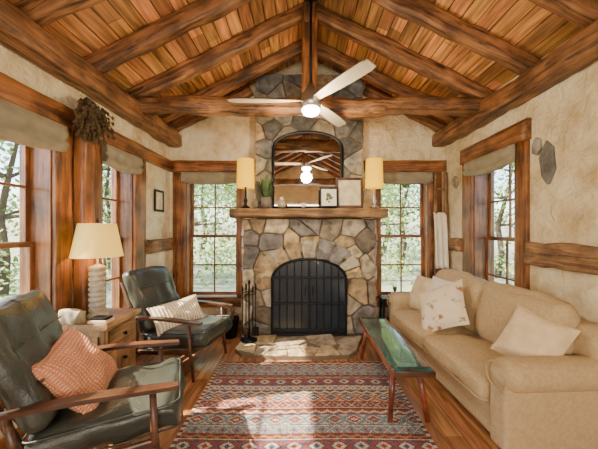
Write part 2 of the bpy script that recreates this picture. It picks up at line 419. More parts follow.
window((XL,(WB[0]+WB[1])/2,0),90,WB[1]-WB[0],.15,.15,cols=3)
window((XR,(WB[0]+WB[1])/2,0),-90,WB[1]-WB[0],.15,.15,ct=.15,cols=3)
# ---------------------------------------------------------------- stonework
PALW=[(.42,.29,.15),(.48,.34,.17),(.28,.22,.15),(.18,.16,.14),(.50,.43,.31),(.52,.38,.19),(.15,.12,.085),(.27,.25,.22),(.56,.45,.29),(.22,.18,.15),(.36,.23,.12)]
PALG=[(.24,.23,.20),(.31,.29,.24),(.18,.18,.17),(.40,.34,.24),(.26,.22,.16),(.14,.135,.12),(.42,.30,.16)]
def clip(poly,p,n):
    out=[]
    for i in range(len(poly)):
        a=poly[i];b=poly[(i+1)%len(poly)]
        da=(a[0]-p[0])*n[0]+(a[1]-p[1])*n[1]; db=(b[0]-p[0])*n[0]+(b[1]-p[1])*n[1]
        if da<=0: out.append(a)
        if (da<0<db) or (db<0<da):
            t=da/(da-db); out.append((a[0]+(b[0]-a[0])*t,a[1]+(b[1]-a[1])*t))
    return out
def stone3(v,f,cols,poly,th,mort,c,X):
    cx=sum(p[0] for p in poly)/len(poly); cy=sum(p[1] for p in poly)/len(poly)
    P=[]
    for i in range(len(poly)):
        a=poly[i];b=poly[(i+1)%len(poly)]; L=math.hypot(b[0]-a[0],b[1]-a[1])
        if L<.012: continue
        k=max(1,int(L/.05))
        for j in range(k):
            t=(j+.12)/k if j==0 else j/k
            P.append((a[0]+(b[0]-a[0])*t,a[1]+(b[1]-a[1])*t))
    if len(P)<3: return
    n=len(P); b0=len(v); h=th*(.6+.7*R.random()); sd=R.random()*40; tilt=(R.uniform(-.10,.10),R.uniform(-.10,.10))
    for d,off in((0,mort*.8),(h*.7,mort),(h*.95,mort+.008),(h,mort+.022)):
        for x,y in P:
            dx,dy=x-cx,y-cy; L=math.hypot(dx,dy)+1e-6; k=max(.2,(L-off*1.15)/L)
            xx=cx+dx*k;yy=cy+dy*k; q=noise.noise(Vector((xx*9,yy*9,sd)))*.008
            v.append(X(xx+q,yy+q,d+(tilt[0]*dx+tilt[1]*dy+q if d else 0)))
    for r in range(3):
        for i in range(n):
            f.append((b0+r*n+i,b0+r*n+(i+1)%n,b0+(r+1)*n+(i+1)%n,b0+(r+1)*n+i)); cols.append(c)
    v.append(X(cx,cy,h*1.05)); ci=len(v)-1
    for i in range(n): f.append((b0+3*n+i,b0+3*n+(i+1)%n,ci)); cols.append(c)
def stones(x0,x1,z0,z1,cell,th,X,v,f,cols,mort=.007,asp=1.4,keep=None,pal=PALW):
    seeds=[]; nx=max(1,round((x1-x0)/(cell*asp))); nz=max(1,round((z1-z0)/cell))
    for j in range(nz):
        for i in range(nx):
            if R.random()<.12: continue
            seeds.append((x0+(i+.5+(.5 if j%2 else 0)*.8+R.uniform(-.36,.36))*(x1-x0)/nx,z0+(j+.5+R.uniform(-.36,.36))*(z1-z0)/nz))
    seeds+= [(x0+.03,z0+(z1-z0)*(j+.5)/nz) for j in range(nz) if j%2]
    for i,s in enumerate(seeds):
        poly=[(x0,z0),(x1,z0),(x1,z1),(x0,z1)]
        for k,t in enumerate(seeds):
            if k==i: continue
            mx=((s[0]+t[0])/2,(s[1]+t[1])/2); n=(t[0]-s[0],t[1]-s[1])
            poly=clip(poly,mx,n)
            if len(poly)<3: break
        if len(poly)<3: continue
        if keep and not keep(s,poly): continue
        c=R.choice(pal); k=R.uniform(.8,1.2); stone3(v,f,cols,poly,th,mort,tuple(q*k for q in c),X)
fp=empty('stone_fireplace',(0,0,0))
FX0,FX1,FY=-.84,1.04,4.22
AC=.10; AH=.515; ASP=.84; ART=.28
bx('mortar_core',FX0+.02,FX1-.02,FY+.03,YF-.001,0,1.68,M_mortar,fp,r=.01)
bx('chimney_core',-.66,.87,4.37,YF-.001,1.68,3.78,M_mortar,fp,r=.01)
v=[];f=[];cols=[]
def keep(s,poly):
    cx=sum(p[0] for p in poly)/len(poly); cz=sum(p[1] for p in poly)/len(poly)
    return not(abs(cx-AC)<AH-.02 and cz<ASP+.1)
stones(FX0,FX1,.06,1.68,.21,.045,lambda x,z,d:(x,FY+.03-d,z),v,f,cols,keep=keep,asp=1.3)
stones(FY+.0,YF,.0,1.68,.2,.03,lambda y,z,d:(FX0+.02-d,YF+FY-y,z),v,f,cols,asp=1)
stones(FY+.0,YF,.0,1.68,.2,.03,lambda y,z,d:(FX1-.02+d,y,z),v,f,cols,asp=1)
stones(-.68,.89,1.7,3.78,.22,.035,lambda x,z,d:(x,4.37-d,z),v,f,cols,pal=PALG)
stones(4.35,YF,1.7,3.5,.2,.03,lambda y,z,d:(-.66-d,YF+4.35-y,z),v,f,cols,asp=1,pal=PALG)
stones(4.35,YF,1.7,3.5,.2,.03,lambda y,z,d:(.87+d,y,z),v,f,cols,asp=1,pal=PALG)
nv=9
for i in range(nv):
    a0=math.pi*(i+.03)/nv; a1=math.pi*(i+.97)/nv
    ri=(AH,ART); ro=(AH+.24+R.uniform(-.03,.04),ART+.27+R.uniform(-.04,.04))
    P=[(AC+ro[0]*math.cos(a),ASP+ro[1]*math.sin(a)) for a in(a0,(a0+a1)/2,a1)]+[(AC+ri[0]*math.cos(a),ASP+ri[1]*math.sin(a)) for a in(a1,(a0+a1)/2,a0)]
    c=R.choice([PALW[0],PALW[1],PALW[4],PALW[5],PALW[8],PALW[7]]); stone3(v,f,cols,P,.08,.006,c,lambda x,z,d:(x,FY+.03-d,z))
obj('field_stones',v,f,M_stone,fp,cols=cols)
beam('mantel_shelf',(-.98,4.2,1.755),(1.16,4.2,1.755),.32,.12,M_mantel,fp,rough=.014,r=.02)
out=[(AC-AH,.07),(AC+AH,.07)]+[(AC+AH*math.cos(a),ASP+ART*math.sin(a)) for a in [math.pi*k/20 for k in range(21)]]
prism('screen_panel',out,FY-.035,FY-.02,M_screen,fp)
sweep('screen_frame',[(x,FY-.045,z) for x,z in out],.02,M_black,fp,n=8,closed=True,smooth=False)
ztop=lambda x:ASP+ART*math.sqrt(max(0,1-((x-AC)/AH)**2))
for i in range(1,10):
    x=AC-AH+2*AH*i/10
    beam('screen_bar_%d'%i,(x,FY-.05,.08),(x,FY-.05,ztop(x)),.03 if i==5 else .013,.02,M_black,fp,rough=0)
for z in(.13,.50,.86): beam('screen_rail',(AC-AH,FY-.055,z),(AC+AH,FY-.055,z),.02,.03,M_black,fp,rough=0)
for s in(-1,1): beam('screen_handle',(AC+s*.05,FY-.085,.62),(AC+s*.05,FY-.085,.74),.014,.014,M_black,fp,rough=0)
he=empty('stone_hearth')
hp=[(-.78,4.17),(-.84,3.75),(-.72,3.58),(-.3,3.52),(.3,3.52),(.56,3.56),(.66,3.66),(.84,4.17)]
def hprism(name,poly,z0,z1,m,parent):
    n=len(poly); v=[(x,y,z0) for x,y in poly]+[(x,y,z1) for x,y in poly]
    return obj(name,v,[tuple(range(n)),tuple(range(2*n-1,n-1,-1))]+[(i,i+n,(i+1)%n+n,(i+1)%n) for i in range(n)],m,parent)
hprism('hearth_bed',hp,.001,.045,M_mortar,he)
v=[];f=[];cols=[]
seeds=[(R.uniform(-.8,.85),R.uniform(3.55,4.15)) for _ in range(11)]
for _ in range(6):
    ns=[]
    for i,s in enumerate(seeds):
        poly=list(hp)
        for k,t in enumerate(seeds):
            if k!=i: poly=clip(poly,((s[0]+t[0])/2,(s[1]+t[1])/2),(t[0]-s[0],t[1]-s[1]))
        ns.append((sum(p[0] for p in poly)/len(poly),sum(p[1] for p in poly)/len(poly)) if poly else s)
    seeds=ns
for i,s in enumerate(seeds):
    poly=list(hp)
    for k,t in enumerate(seeds):
        if k!=i: poly=clip(poly,((s[0]+t[0])/2,(s[1]+t[1])/2),(t[0]-s[0],t[1]-s[1]))
    if len(poly)>2: stone3(v,f,cols,poly,.014,.005,R.choice([(.56,.42,.24),(.50,.36,.2),(.6,.46,.27),(.44,.35,.24)]),lambda x,y,d:(x,y,.045+d*.8))
obj('hearth_flagstones',v,f,M_stone,he,cols=cols)
v=[];f=[];cols=[]
def poly_blob(cx,cy,rx,ry,n=6): return [(cx+rx*math.cos(2*math.pi*k/n+.3)*R.uniform(.8,1.2),cy+ry*math.sin(2*math.pi*k/n+.3)*R.uniform(.85,1.15)) for k in range(n)]
for cy,cz,ry,rz,c in((2.66,2.13,.085,.19,(.16,.15,.14)),(2.78,2.30,.06,.09,(.30,.27,.23)),(4.25,2.2,.07,.1,(.3,.26,.2))):
    stone3(v,f,cols,poly_blob(cy,cz,ry,rz),.035,.0,c,lambda y,z,d:(XR-d,y,z))
obj('wall_accent_stones',v,f,M_stone,cols=cols)
# ---------------------------------------------------------------- mirror
mr=empty('arched_mirror',(.08,4.30,1.83))
mw=.49; mp_=[(-mw,.02),(mw,.02)]+[(mw*math.cos(a),.82+.27*math.sin(a)**.8 if 0<a<math.pi else .82) for a in [math.pi*k/24 for k in range(25)]]
prism('mirror_glass',mp_,-.012,-.004,M_mirror,mr)
sweep('mirror_frame',[(x,-.015,z) for x,z in mp_],.022,M_black,mr,n=8,closed=True,smooth=False)
# ---------------------------------------------------------------- mantel objects
def mlamp(x,y):
    e=empty('mantel_lamp',(x,y,1.83))
    lathe('base',[(.055,.0),(.06,.015),(.03,.03),(.018,.06),(.03,.1),(.018,.14),(.015,.30),(.008,.31),(.008,.40)],M_black if x<0 else M_nickel,e)
    lathe('shade',[(.125,.28),(.115,.68),(.112,.68),(.122,.28),(.125,.28)],M_lit,e,cap=False)
    l=bpy.data.lights.new('mantel_bulb','POINT'); l.energy=9; l.color=(1,.55,.15); l.shadow_soft_size=.04
    o=bpy.data.objects.new('bulb',l); COL.objects.link(o); o.parent=e; o.location=(0,0,.5)
mlamp(-.79,4.2); mlamp(1.01,4.2)
def pframe(name,x,y,z,w,h,fm,pm,tilt=-8,rz=0,fw=.022,motif=None):
    e=empty(name,(x,y,z),rz,rx=tilt)
    def b(n,a,c,d,e2,m,y0=-.01,y1=.01): bx(n,a,c,y0,y1,d,e2,m,e)
    b('frame_left',-w/2,-w/2+fw,0,h,fm); b('frame_right',w/2-fw,w/2,0,h,fm); b('frame_bottom',-w/2+fw,w/2-fw,0,fw,fm); b('frame_top',-w/2+fw,w/2-fw,h-fw,h,fm)
    b('print',-w/2+fw,w/2-fw,fw,h-fw,pm,-.002,.004)
    if motif:
        for i,(mx,mz,ms) in enumerate(((-.01,.17,.032),(.022,.135,.026),(-.025,.115,.022),(0,.08,.014))):
            prism('motif_%d'%i,[(mx+ms*math.cos(a)*(1+.3*math.cos(3*a)),mz+ms*math.sin(a)) for a in [2*math.pi*k/14 for k in range(14)]],-.006,-.0022,motif,e)
    return e
pframe('picture_frame',.37,4.10,1.832,.25,.28,M_black,M_white,motif=M_leaf)
pframe('wide_picture_frame',.67,4.20,1.832,.38,.43,M_chair,M_art,tilt=-6,fw=.035)
pl=empty('potted_plant',(-.50,4.15,1.832))
lathe('pot',[(.05,0),(.07,.06),(.075,.14),(.062,.14),(.058,.1)],M_terra,pl)
v=[];f=[]
for i in range(90):
    a=R.uniform(0,6.28); L=R.uniform(.10,.36); sp=R.uniform(.03,.15); w=.018
    p0=Vector((0,0,.12)); p2=Vector((math.cos(a)*sp,math.sin(a)*sp*.5,.12+L)); sd=Vector((-math.sin(a),math.cos(a),0))*w
    b=len(v); q=p0.lerp(p2,.55); v+=[p0,q+sd,p2,q-sd]; f.append((b,b+1,b+2,b+3))
obj('leaves',v,f,M_leaf,pl)
cd=empty('clay_candle_holder',(-.28,4.11,1.832)); lathe('cup',[(.05,0),(.065,.05),(.045,.10),(.03,.10)],M_lampbase,cd); lathe('candle',[(.025,0),(.025,.06),(.003,.065)],M_white,cd,loc=(0,0,.08))
vs=empty('small_clay_vase',(-.64,4.10,1.832)); lathe('body',[(.025,0),(.04,.04),(.035,.08),(.015,.10),(.02,.12)],M_terra,vs)
gj=empty('glass_votive',(.02,4.10,1.832)); lathe('cup',[(.025,0),(.032,.02),(.034,.06),(.03,.06)],M_white,gj)
# ---------------------------------------------------------------- ceiling fan
fx,fy,fz=XC,2.88,2.73
fan=empty('ceiling_fan',(fx,fy,fz))
lathe('canopy',[(.03,0),(.075,.02),(.08,.1),(.08,.14)],M_black,fan,loc=(0,0,3.90-fz-.14-.02))
lathe('downrod',[(.014,0),(.014,.95)],M_black,fan,loc=(0,0,.12))
lathe('motor',[(.03,.20),(.05,.15),(.085,.11),(.10,.03),(.095,-.02),(.07,-.04)],M_nickel,fan)
lathe('light_globe',[(.085,-.04),(.088,-.055),(.07,-.085),(.035,-.10),(.005,-.105)],M_bulb,fan)
for i,a in enumerate((-57,180,60)):
    v=[];f=[];n=12
    for k in range(n+1):
        t=k/n; x=.08+t*.71; w=.030+.036*math.sin(math.pi*min(1,t*1.15)*.62)
        if t>.95: w*=.7
        v+=[(x,-w,.045+.010),(x,w,.045-.010),(x,w,.037-.010),(x,-w,.037+.010)]
    for k in range(n):
        for j in range(4): f.append((k*4+j,k*4+(j+1)%4,k*4+4+(j+1)%4,k*4+4+j))
    f.append((3,2,1,0)); f.append(tuple(n*4+j for j in range(4)))
    obj('blade_%d'%(i+1),v,f,M_blade,fan,TR((0,0,0),rz=a))
l=bpy.data.lights.new('fan_bulb','POINT'); l.energy=75; l.color=(1,.80,.52); l.shadow_soft_size=.1
o=bpy.data.objects.new('fan_bulb',l); COL.objects.link(o); o.parent=fan; o.location=(0,0,-.22)
# ---------------------------------------------------------------- rug
rx0,rx1,ry0,ry1=-.93,.95,.45,3.45
nx,ny=190,300
RED=(.27,.06,.045);CRM=(.56,.45,.31);NVY=(.05,.085,.15);BRN=(.10,.045,.032);GRY=(.17,.23,.27);RST=(.37,.14,.07)
bands=[('s',2,BRN),('z',6,RED,CRM),('s',1,NVY),('d',12,GRY,RED,CRM),('s',1,NVY),('s',1,CRM),('x',8,GRY,CRM,RED),('s',1,RED),('z',5,BRN,RST),('s',1,CRM),('d',13,RED,CRM,NVY),('s',1,NVY),('x',8,CRM,NVY,RST),('s',1,RST),('z',6,NVY,CRM),('d',12,RST,NVY,CRM),('s',1,BRN),('x',8,RED,CRM,GRY),('s',1,CRM)]
rows=[];
while len(rows)<ny:
    for b in bands:
        for k in range(b[1]): rows.append((b,k))
def rugc(i,j):
    b,k=rows[j]; h=b[1]
    if i<3 or i>nx-4: return BRN if (j//3)%2 else CRM
    if b[0]=='s': c=b[2]
    elif b[0]=='z':
        ph=abs((i%10)-5)/5*(h-3); c=b[3] if ph<=k<ph+2.5 else b[2]
    elif b[0]=='d':
        P=16; u=abs((i%P)-P/2)/(P/2); w=abs(k-h/2+.5)/(h/2); s=u+w
        c=b[2] if s>.95 else (b[4] if s>.72 else (b[3] if s>.35 else b[2 if (i//P)%2 else 4]))
        if s>1.5: c=b[4]
    else:
        P=11; u=(i%P)-P//2; w=k-h//2
        c=b[3] if (abs(abs(u)-abs(w))<1 and abs(u)<5) else (b[4] if abs(u)+abs(w)<2 or (abs(u)>=5 and abs(w)<2) else b[2])
    q=R.uniform(.65,1.2); return tuple(x*q for x in c)
v=[];f=[];cols=[]
for i in range(nx+1):
    for j in range(ny+1):
        x=rx0+(rx1-rx0)*i/nx; y=ry1-(ry1-ry0)*j/ny
        v.append((x,y+.006*math.sin(x*5),.012))
for i in range(nx):
    for j in range(ny):
        a=i*(ny+1)+j; f.append((a,a+1,a+ny+2,a+ny+1)); cols.append(rugc(i,j))
b=len(v); v+=[(rx0,ry0,.001),(rx1,ry0,.001),(rx1,ry1,.001),(rx0,ry1,.001)]; f.append((b,b+3,b+2,b+1)); cols.append(BRN)
f+= [(b+3,b,ny,0),(b,b+1,nx*(ny+1)+ny,ny),(b+1,b+2,nx*(ny+1),nx*(ny+1)+ny),(b+2,b+3,0,nx*(ny+1))]; cols+=[BRN]*4
for i in range(0,nx*2):
    x=rx0+(rx1-rx0)*(i+.5)/(nx*2); d=R.uniform(-.006,.006); L=R.uniform(.02,.035)
    for yy,s in((ry1,1),(ry0,-1)):
        b=len(v); v+=[(x-.002,yy,.006),(x+.002,yy,.006),(x+.002+d,yy+s*L,.002),(x-.002+d,yy+s*L,.002)]; f.append((b,b+1,b+2,b+3)); cols.append(CRM)
obj('area_rug',v,f,M_rug,cols=cols)
# ---------------------------------------------------------------- sofa
so=empty('linen_sofa',(1.69,3.09,0),3.0)
rbox('base',(.80,2.2,.24),.04,M_sofa,so,TR((0,0,.19)))
for i,y in enumerate((-.465,.465)):
    rbox('seat_cushion_%d'%(i+1),(.66,.92,.18),.06,M_sofa,so,TR((-.13,y,.375)),puff=(.015,.01,.035),wr=.018,K=12)
rbox('back_frame',(.20,2.24,.72),.07,M_sofa,so,TR((.33,0,.50)))
for i,y in enumerate((-.465,.465)):
    rbox('back_cushion_%d'%(i+1),(.21,.93,.56),.095,M_sofa,so,TR((.19,y,.72),ry=13),puff=(.05,.01,.03),wr=.028,K=12)
for n,y in(('near',-1.03),('far',1.03)):
    s=-1 if y<0 else 1
    rbox('arm_'+n,(.84,.17,.52),.03,M_sofa,so,TR((-.0,y,.32)))
    rbox('arm_roll_'+n,(.88,.24,.21),.103,M_sofa,so,TR((0,y+s*.015,.56)))
    sweep('arm_piping_'+n,[(-.436,y+s*.015+.1*math.cos(a),.56+.088*math.sin(a)) for a in [2*math.pi*k/20 for k in range(20)]],.006,M_sofa,so,n=6,closed=True)
for x in(-.35,.35):
    for y in(-1.02,1.02): beam('foot',(x,y,.0),(x,y,.09),.06,.06,M_chair,so,rough=0)
def piping(nm,x0,x1,y0,y1,z):
    r=.05;P=[]
    for cx,cy,a0 in((x1-r,y1-r,0),(x0+r,y1-r,90),(x0+r,y0+r,180),(x1-r,y0+r,270)):
        for k in range(5):
            a=math.radians(a0+k*22.5); P.append((cx+r*math.cos(a),cy+r*math.sin(a),z))
    sweep(nm,P,.007,M_sofa,so,n=6,closed=True)
for i,y in enumerate((-.465,.465)):
    for z in(.32,.43): piping('cushion_piping',-.465,.19,y-.458,y+.458,z)
def lean(name,m,loc,w,h,t,tilt,rz,spin=0,seed=0):
    e=empty(name,loc)
    M=Matrix.Rotation(math.radians(rz),4,'Z')@Matrix.Rotation(math.radians(-tilt),4,'Y')@Matrix.Rotation(math.radians(90),4,'Z')@Matrix.Rotation(math.radians(spin),4,'Z')
    pillow('cover',w,h,t,m,e,M,seed=seed); return e
lean('throw_pillow',M_cream,(1.74,2.27,.70),.42,.42,.22,58,30,-14,1)
lean('floral_throw_pillow',M_floral,(1.50,3.22,.70),.52,.52,.2,56,24,32,2)
lean('throw_pillow',M_cream,(1.58,3.92,.69),.46,.46,.18,66,15,0,3)
lean('throw_pillow',M_white,(1.63,3.58,.71),.48,.48,.17,70,8,0,4)
# ---------------------------------------------------------------- bench table
bt=empty('bench_coffee_table',(.85,2.96,.012),0)
beam('tabletop',(0,-.69,.43),(0,.69,.43),.31,.045,M_teal,bt,rough=.006,r=.012,freq=1.6)
for sx in(-1,1): beam('top_edge',(sx*.158,-.688,.428),(sx*.158,.688,.428),.016,.046,M_legs,bt,rough=.003,r=.006)
beam('top_end',(-.158,-.69,.428),(.158,-.69,.428),.016,.046,M_chair,bt,rough=.002,r=.006)
for sx in(-1,1):
    for sy in(-1,1):
        sweep('leg',[(sx*.10,sy*.50,.41),(sx*.15,sy*.575,.0)],[.028,.020],M_legs,bt,n=12)
for sy in(-1,1): beam('stretcher',(-.11,sy*.51,.385),(.11,sy*.51,.385),.04,.05,M_legs,bt,rough=0)
# ---------------------------------------------------------------- lounge chairs
def chair(loc,rz,sc):
    e=empty('leather_lounge_chair',loc,rz,sc)
    for s in(-1,1):
        y=s*.345
        sweep('front_leg',[(.34,y,0),(.30,y,.30),(.29,y,.55)],[.015,.021,.018],M_chair,e,n=10)
        sweep('rear_leg',[(-.40,y,0),(-.33,y,.25),(-.30,y,.40),(-.33,y,.56)],[.015,.022,.022,.016],M_chair,e,n=10)
        v=[];f=[];n=16
        for k in range(n+1):
            t=k/n; x=-.42+t*.84; w=.018+.014*math.sin(math.pi*t)+.012*t; z=.56+.02*math.sin(t*math.pi*1.2)+.015*t; yy=y+s*.015*math.sin(math.pi*t)
            v+=[(x,yy-w,z),(x,yy+w,z),(x,yy+w,z+.022),(x,yy-w,z+.022)]
        for k in range(n):
            for j in range(4): f.append((k*4+j,k*4+4+j,k*4+4+(j+1)%4,k*4+(j+1)%4))
        f.append((0,1,2,3)); f.append(tuple(n*4+3-j for j in range(4)))
        obj('armrest',v,f,M_chair,e)
        beam('side_rail',(-.34,y,.235),(.31,y,.285),.028,.05,M_chair,e,rough=0)
        beam('back_post',(-.27,s*.26,.26),(-.56,s*.26,.93),.03,.045,M_chair,e,rough=0)
    beam('front_rail',(.29,-.345,.265),(.29,.345,.265),.03,.05,M_chair,e,rough=0)
    beam('rear_rail',(-.30,-.345,.24),(-.30,.345,.24),.03,.05,M_chair,e,rough=0)
    beam('top_rail',(-.52,-.27,.84),(-.52,.27,.84),.025,.05,M_chair,e,rough=0)
    rbox('seat_cushion',(.74,.64,.16),.055,M_leather,e,TR((.07,0,.365),ry=-5),puff=(.01,.01,.035),wr=.028,K=13)
    Mb=TR((-.355,0,.735),ry=-23)
    rbox('back_cushion',(.14,.64,.66),.06,M_leather,e,Mb,puff=(.03,.01,.01),wr=.024,K=13)
    for z in(-.10,.11): sweep('back_seam',[(.098,y,z) for y in [-.27+.54*k/10 for k in range(11)]],.006,M_leather,e,n=6,M=Mb)
    for z in(-.07,.07):
        P=[]
        for cx,cy,a0 in((.38,.26,0),(-.24,.26,90),(-.24,-.26,180),(.38,-.26,270)):
            for k in range(5):
                a=math.radians(a0+k*22.5); P.append((cx-.07+.055*math.cos(a),cy+.055*math.sin(a),z))
        sweep('seat_welt',P,.006,M_leather,e,n=6,closed=True,M=TR((.07,0,.365),ry=-5))
    return e
chair((-1.29,1.97,.0),22,1.06)
chair((-1.36,3.44,.0),-12,1.03)
c=empty('coral_throw_pillow',(-1.41,1.90,.65)); pillow('cover',.48,.46,.22,M_weave,c,Matrix.Rotation(math.radians(8),4,'Z')@Matrix.Rotation(math.radians(54),4,'Y')@Matrix.Rotation(math.radians(104),4,'Z'),seed=5)
c=empty('striped_lumbar_pillow',(-1.40,3.40,.58)); pillow('cover',.60,.32,.17,M_stripe,c,Matrix.Rotation(math.radians(-38),4,'Z')@Matrix.Rotation(math.radians(55),4,'Y')@Matrix.Rotation(math.radians(95),4,'Z'),seed=6)
# ---------------------------------------------------------------- side chest
ch=empty('wooden_side_chest',(-1.79,2.68,0))
bx('carcass',-.18,.18,-.23,.23,.06,.72,M_chest,ch,r=.01)
bx('top',-.2,.215,-.26,.26,.72,.765,M_chest,ch,r=.008,rough=.002)
bx('plinth',-.19,.195,-.245,.245,.0,.075,M_chest,ch)
bx('drawer_upper',.178,.195,-.19,.19,.54,.69,M_chest,ch); bx('drawer_lower',.178,.195,-.19,.19,.12,.51,M_chest,ch)
for z in(.615,.40): lathe('knob',[(.008,0),(.008,.015),(.018,.02),(.014,.032),(.002,.035)],M_black,ch,M=TR((.195,0,z),ry=90))
bx('near_panel',-.13,.13,-.242,-.229,.13,.66,M_chest,ch)
zt=.769
tl=empty('table_lamp',(-1.80,2.64,zt))
prof=[(.085,0),(.09,.02),(.07,.035)]
for k in range(9):
    z=.045+k*.045; prof+=[(.056,z),(.068,z+.012),(.068,z+.03),(.056,z+.042)]
prof+=[(.02,.46),(.008,.47),(.008,.56)]
lathe('base',prof,M_lampbase,tl,n=24)
lathe('shade',[(.20,.53),(.145,.82),(.142,.82),(.197,.53),(.20,.53)],M_tshade,tl,cap=False,n=36)
lathe('finial',[(.004,.82),(.012,.84),(.002,.87)],M_black,tl); lathe('harp',[(.006,.55),(.006,.83)],M_black,tl)
for a in range(3):
    q=a*2.094; sweep('spider_arm',[(0,0,.81),(.142*math.cos(q),.142*math.sin(q),.81)],.003,M_black,tl,n=5)
l=bpy.data.lights.new('table_bulb','POINT'); l.energy=8; l.color=(1,.66,.3); l.shadow_soft_size=.04
o=bpy.data.objects.new('bulb',l); COL.objects.link(o); o.parent=tl; o.location=(0,0,.66)
rk=empty('geode_rock',(-1.88,2.47,zt+.062)); rbox('rock',(.18,.13,.11),.03,M_lampbase,rk,wr=.05)
bk=empty('stacked_books',(-1.665,2.49,zt+.001)); bx('book_1',-.075,.075,-.055,.055,0,.025,M_cream,bk); bx('book_2',-.065,.065,-.045,.045,.026,.045,M_black,bk)
# ---------------------------------------------------------------- dried bouquet
v=[];f=[]
for i in range(230):
    a=R.uniform(0,6.28); sp=R.uniform(.0,.27); L=R.uniform(.14,.40)*(1.05-sp)
    y0=R.choice((-.09,0,.09)); p0=Vector((0,y0*.3,0)); p1=Vector((abs(math.cos(a))*sp*.5,y0+math.sin(a)*sp*.7,-L))
    b=len(v); d=Vector((.003,.003,0)); v+=[p0-d,p0+d,p1+d,p1-d]; f.append((b,b+1,b+2,b+3))
    for k in range(7):
        t=R.uniform(.4,1); c=p0.lerp(p1,t)+Vector((R.uniform(-.01,.01),R.uniform(-.015,.015),0)); s=R.uniform(.007,.018); b=len(v)
        v+=[c+Vector((s,0,0)),c+Vector((-s*.5,s*.9,0)),c+Vector((-s*.5,-s*.9,0)),c+Vector((0,0,s*1.4)),c+Vector((0,0,-s*1.4))]
        f+=[(b,b+1,b+3),(b+1,b+2,b+3),(b+2,b,b+3),(b+1,b,b+4),(b+2,b+1,b+4),(b,b+2,b+4)]
db=empty('dried_flower_bouquet',(XL+.13,2.66,2.70)); obj('stems_and_blooms',v,f,M_dried,db); sweep('hanging_string',[(0,0,-.02),(-.08,0,.03)],.003,M_hewn,db,n=5)
pframe('wall_picture',XL+.02,4.2,1.78,.26,.30,M_black,M_art,tilt=0,rz=90,fw=.03)
# ---------------------------------------------------------------- fireplace tools
ft=empty('fireplace_tool_set',(-.70,3.97,.066))
lathe('stand_base',[(.11,0),(.11,.012),(.03,.025),(.012,.03)],M_black,ft)
lathe('stand_post',[(.010,.02),(.010,.74),(.02,.76),(.012,.79),(.002,.80)],M_black,ft)
sweep('tool_ring',[(.09*math.cos(a),.09*math.sin(a),.62) for a in [2*math.pi*k/16 for k in range(16)]],.006,M_black,ft,n=6,closed=True)
for i,a in enumerate((.6,2.2,3.8,5.4)):
    cx,cy=.095*math.cos(a),.095*math.sin(a)
    sweep('tool_rod_%d'%i,[(cx,cy,.10),(cx,cy,.70)],.007,M_black,ft,n=6)
    lathe('tool_handle_%d'%i,[(.006,.64),(.013,.66),(.011,.72),(.004,.74)],M_black,ft,loc=(cx,cy,0),n=10)
    if i==0: bx('shovel',cx-.045,cx+.045,cy-.008,cy+.004,.04,.16,M_black,ft)
    if i==1: lathe('brush',[(.03,.04),(.035,.12),(.012,.14)],M_dried,ft,loc=(cx,cy,0),n=12)
ab=empty('ash_bucket',(-1.03,4.28,0)); lathe('pail',[(.10,0),(.13,.26),(.135,.27),(.12,.26),(.09,.02)],M_black,ab); sweep('handle',[(.13*math.cos(a),0,.25+.12*math.sin(a)) for a in [math.pi*k/12 for k in range(13)]],.005,M_black,ab,n=6)
for k in range(5): beam('kindling_%d'%k,(R.uniform(-.05,.05),R.uniform(-.05,.05),.05),(R.uniform(-.1,.1),R.uniform(-.08,.08),.42),.03,.03,M_hewn,ab,rough=.004)
st=empty('black_accent_table',(1.32,4.42,0))
bx('top',-.17,.17,-.11,.11,.50,.53,M_black,st); bx('shelf',-.15,.15,-.10,.10,.18,.2,M_black,st)
for sx in(-1,1):
    for sy in(-1,1): bx('leg',sx*.14-.015,sx*.14+.015,sy*.09-.015,sy*.09+.015,0,.5,M_black,st)
p2=empty('small_succulent',(1.36,4.40,.531)); lathe('pot',[(.04,0),(.055,.08),(.045,.08)],M_white,p2)
v=[];f=[]
for i in range(26):
    a=R.uniform(0,6.28); L=R.uniform(.06,.13); b=len(v); u=Vector((math.cos(a),math.sin(a),0)); sd=Vector((-u.y,u.x,0))*.012; p=Vector((0,0,.07)); q=p+u*.04+Vector((0,0,L))
    v+=[p,p.lerp(q,.5)+sd,q,p.lerp(q,.5)-sd]; f.append((b,b+1,b+2,b+3))
obj('leaves',v,f,M_leaf,p2)
# ---------------------------------------------------------------- ladder + towel
ld=empty('blanket_ladder',(0,0,0))
A,B=Vector((1.96,4.36,0)),Vector((2.00,4.50,2.38)); A2,B2=Vector((2.14,4.36,0)),Vector((2.15,4.50,2.38))
beam('rail_left',A,B,.04,.05,M_hewn,ld,rough=.004); beam('rail_right',A2,B2,.04,.05,M_hewn,ld,rough=.004)
for k in range(6):
    t=.12+k*.155; sweep('rung_%d'%k,[A.lerp(B,t),A2.lerp(B2,t)],.014,M_hewn,ld,n=8)
tw=empty('white_towel',(0,0,0)); v=[];f=[]; n=14; K=22
t=.12+4*.155; c0=A.lerp(B,t)+Vector((-.03,0,0)); c1=A2.lerp(B2,t)+Vector((-.03,0,0))
for i in range(n+1):
    c=c0.lerp(c1,i/n)
    for j in range(K+1):
        q=j/K
        if q<.2: a=math.pi*(q/.2); y=.022*math.cos(a); z=.022*math.sin(a)
        else: y=-.022; z=-(q-.2)/.8*.80
        if q>=.2: y-=.012+.02*(1+math.sin(i*1.1))*min(1,-z*3+.1)
        v.append((c.x+(i/n-.5)*.03*(1 if q>.2 else 0),c.y+y-(.06*-z if q>.2 else 0),c.z+z))
for i in range(n):
    for j in range(K): a=i*(K+1)+j; f.append((a,a+1,a+K+2,a+K+1))
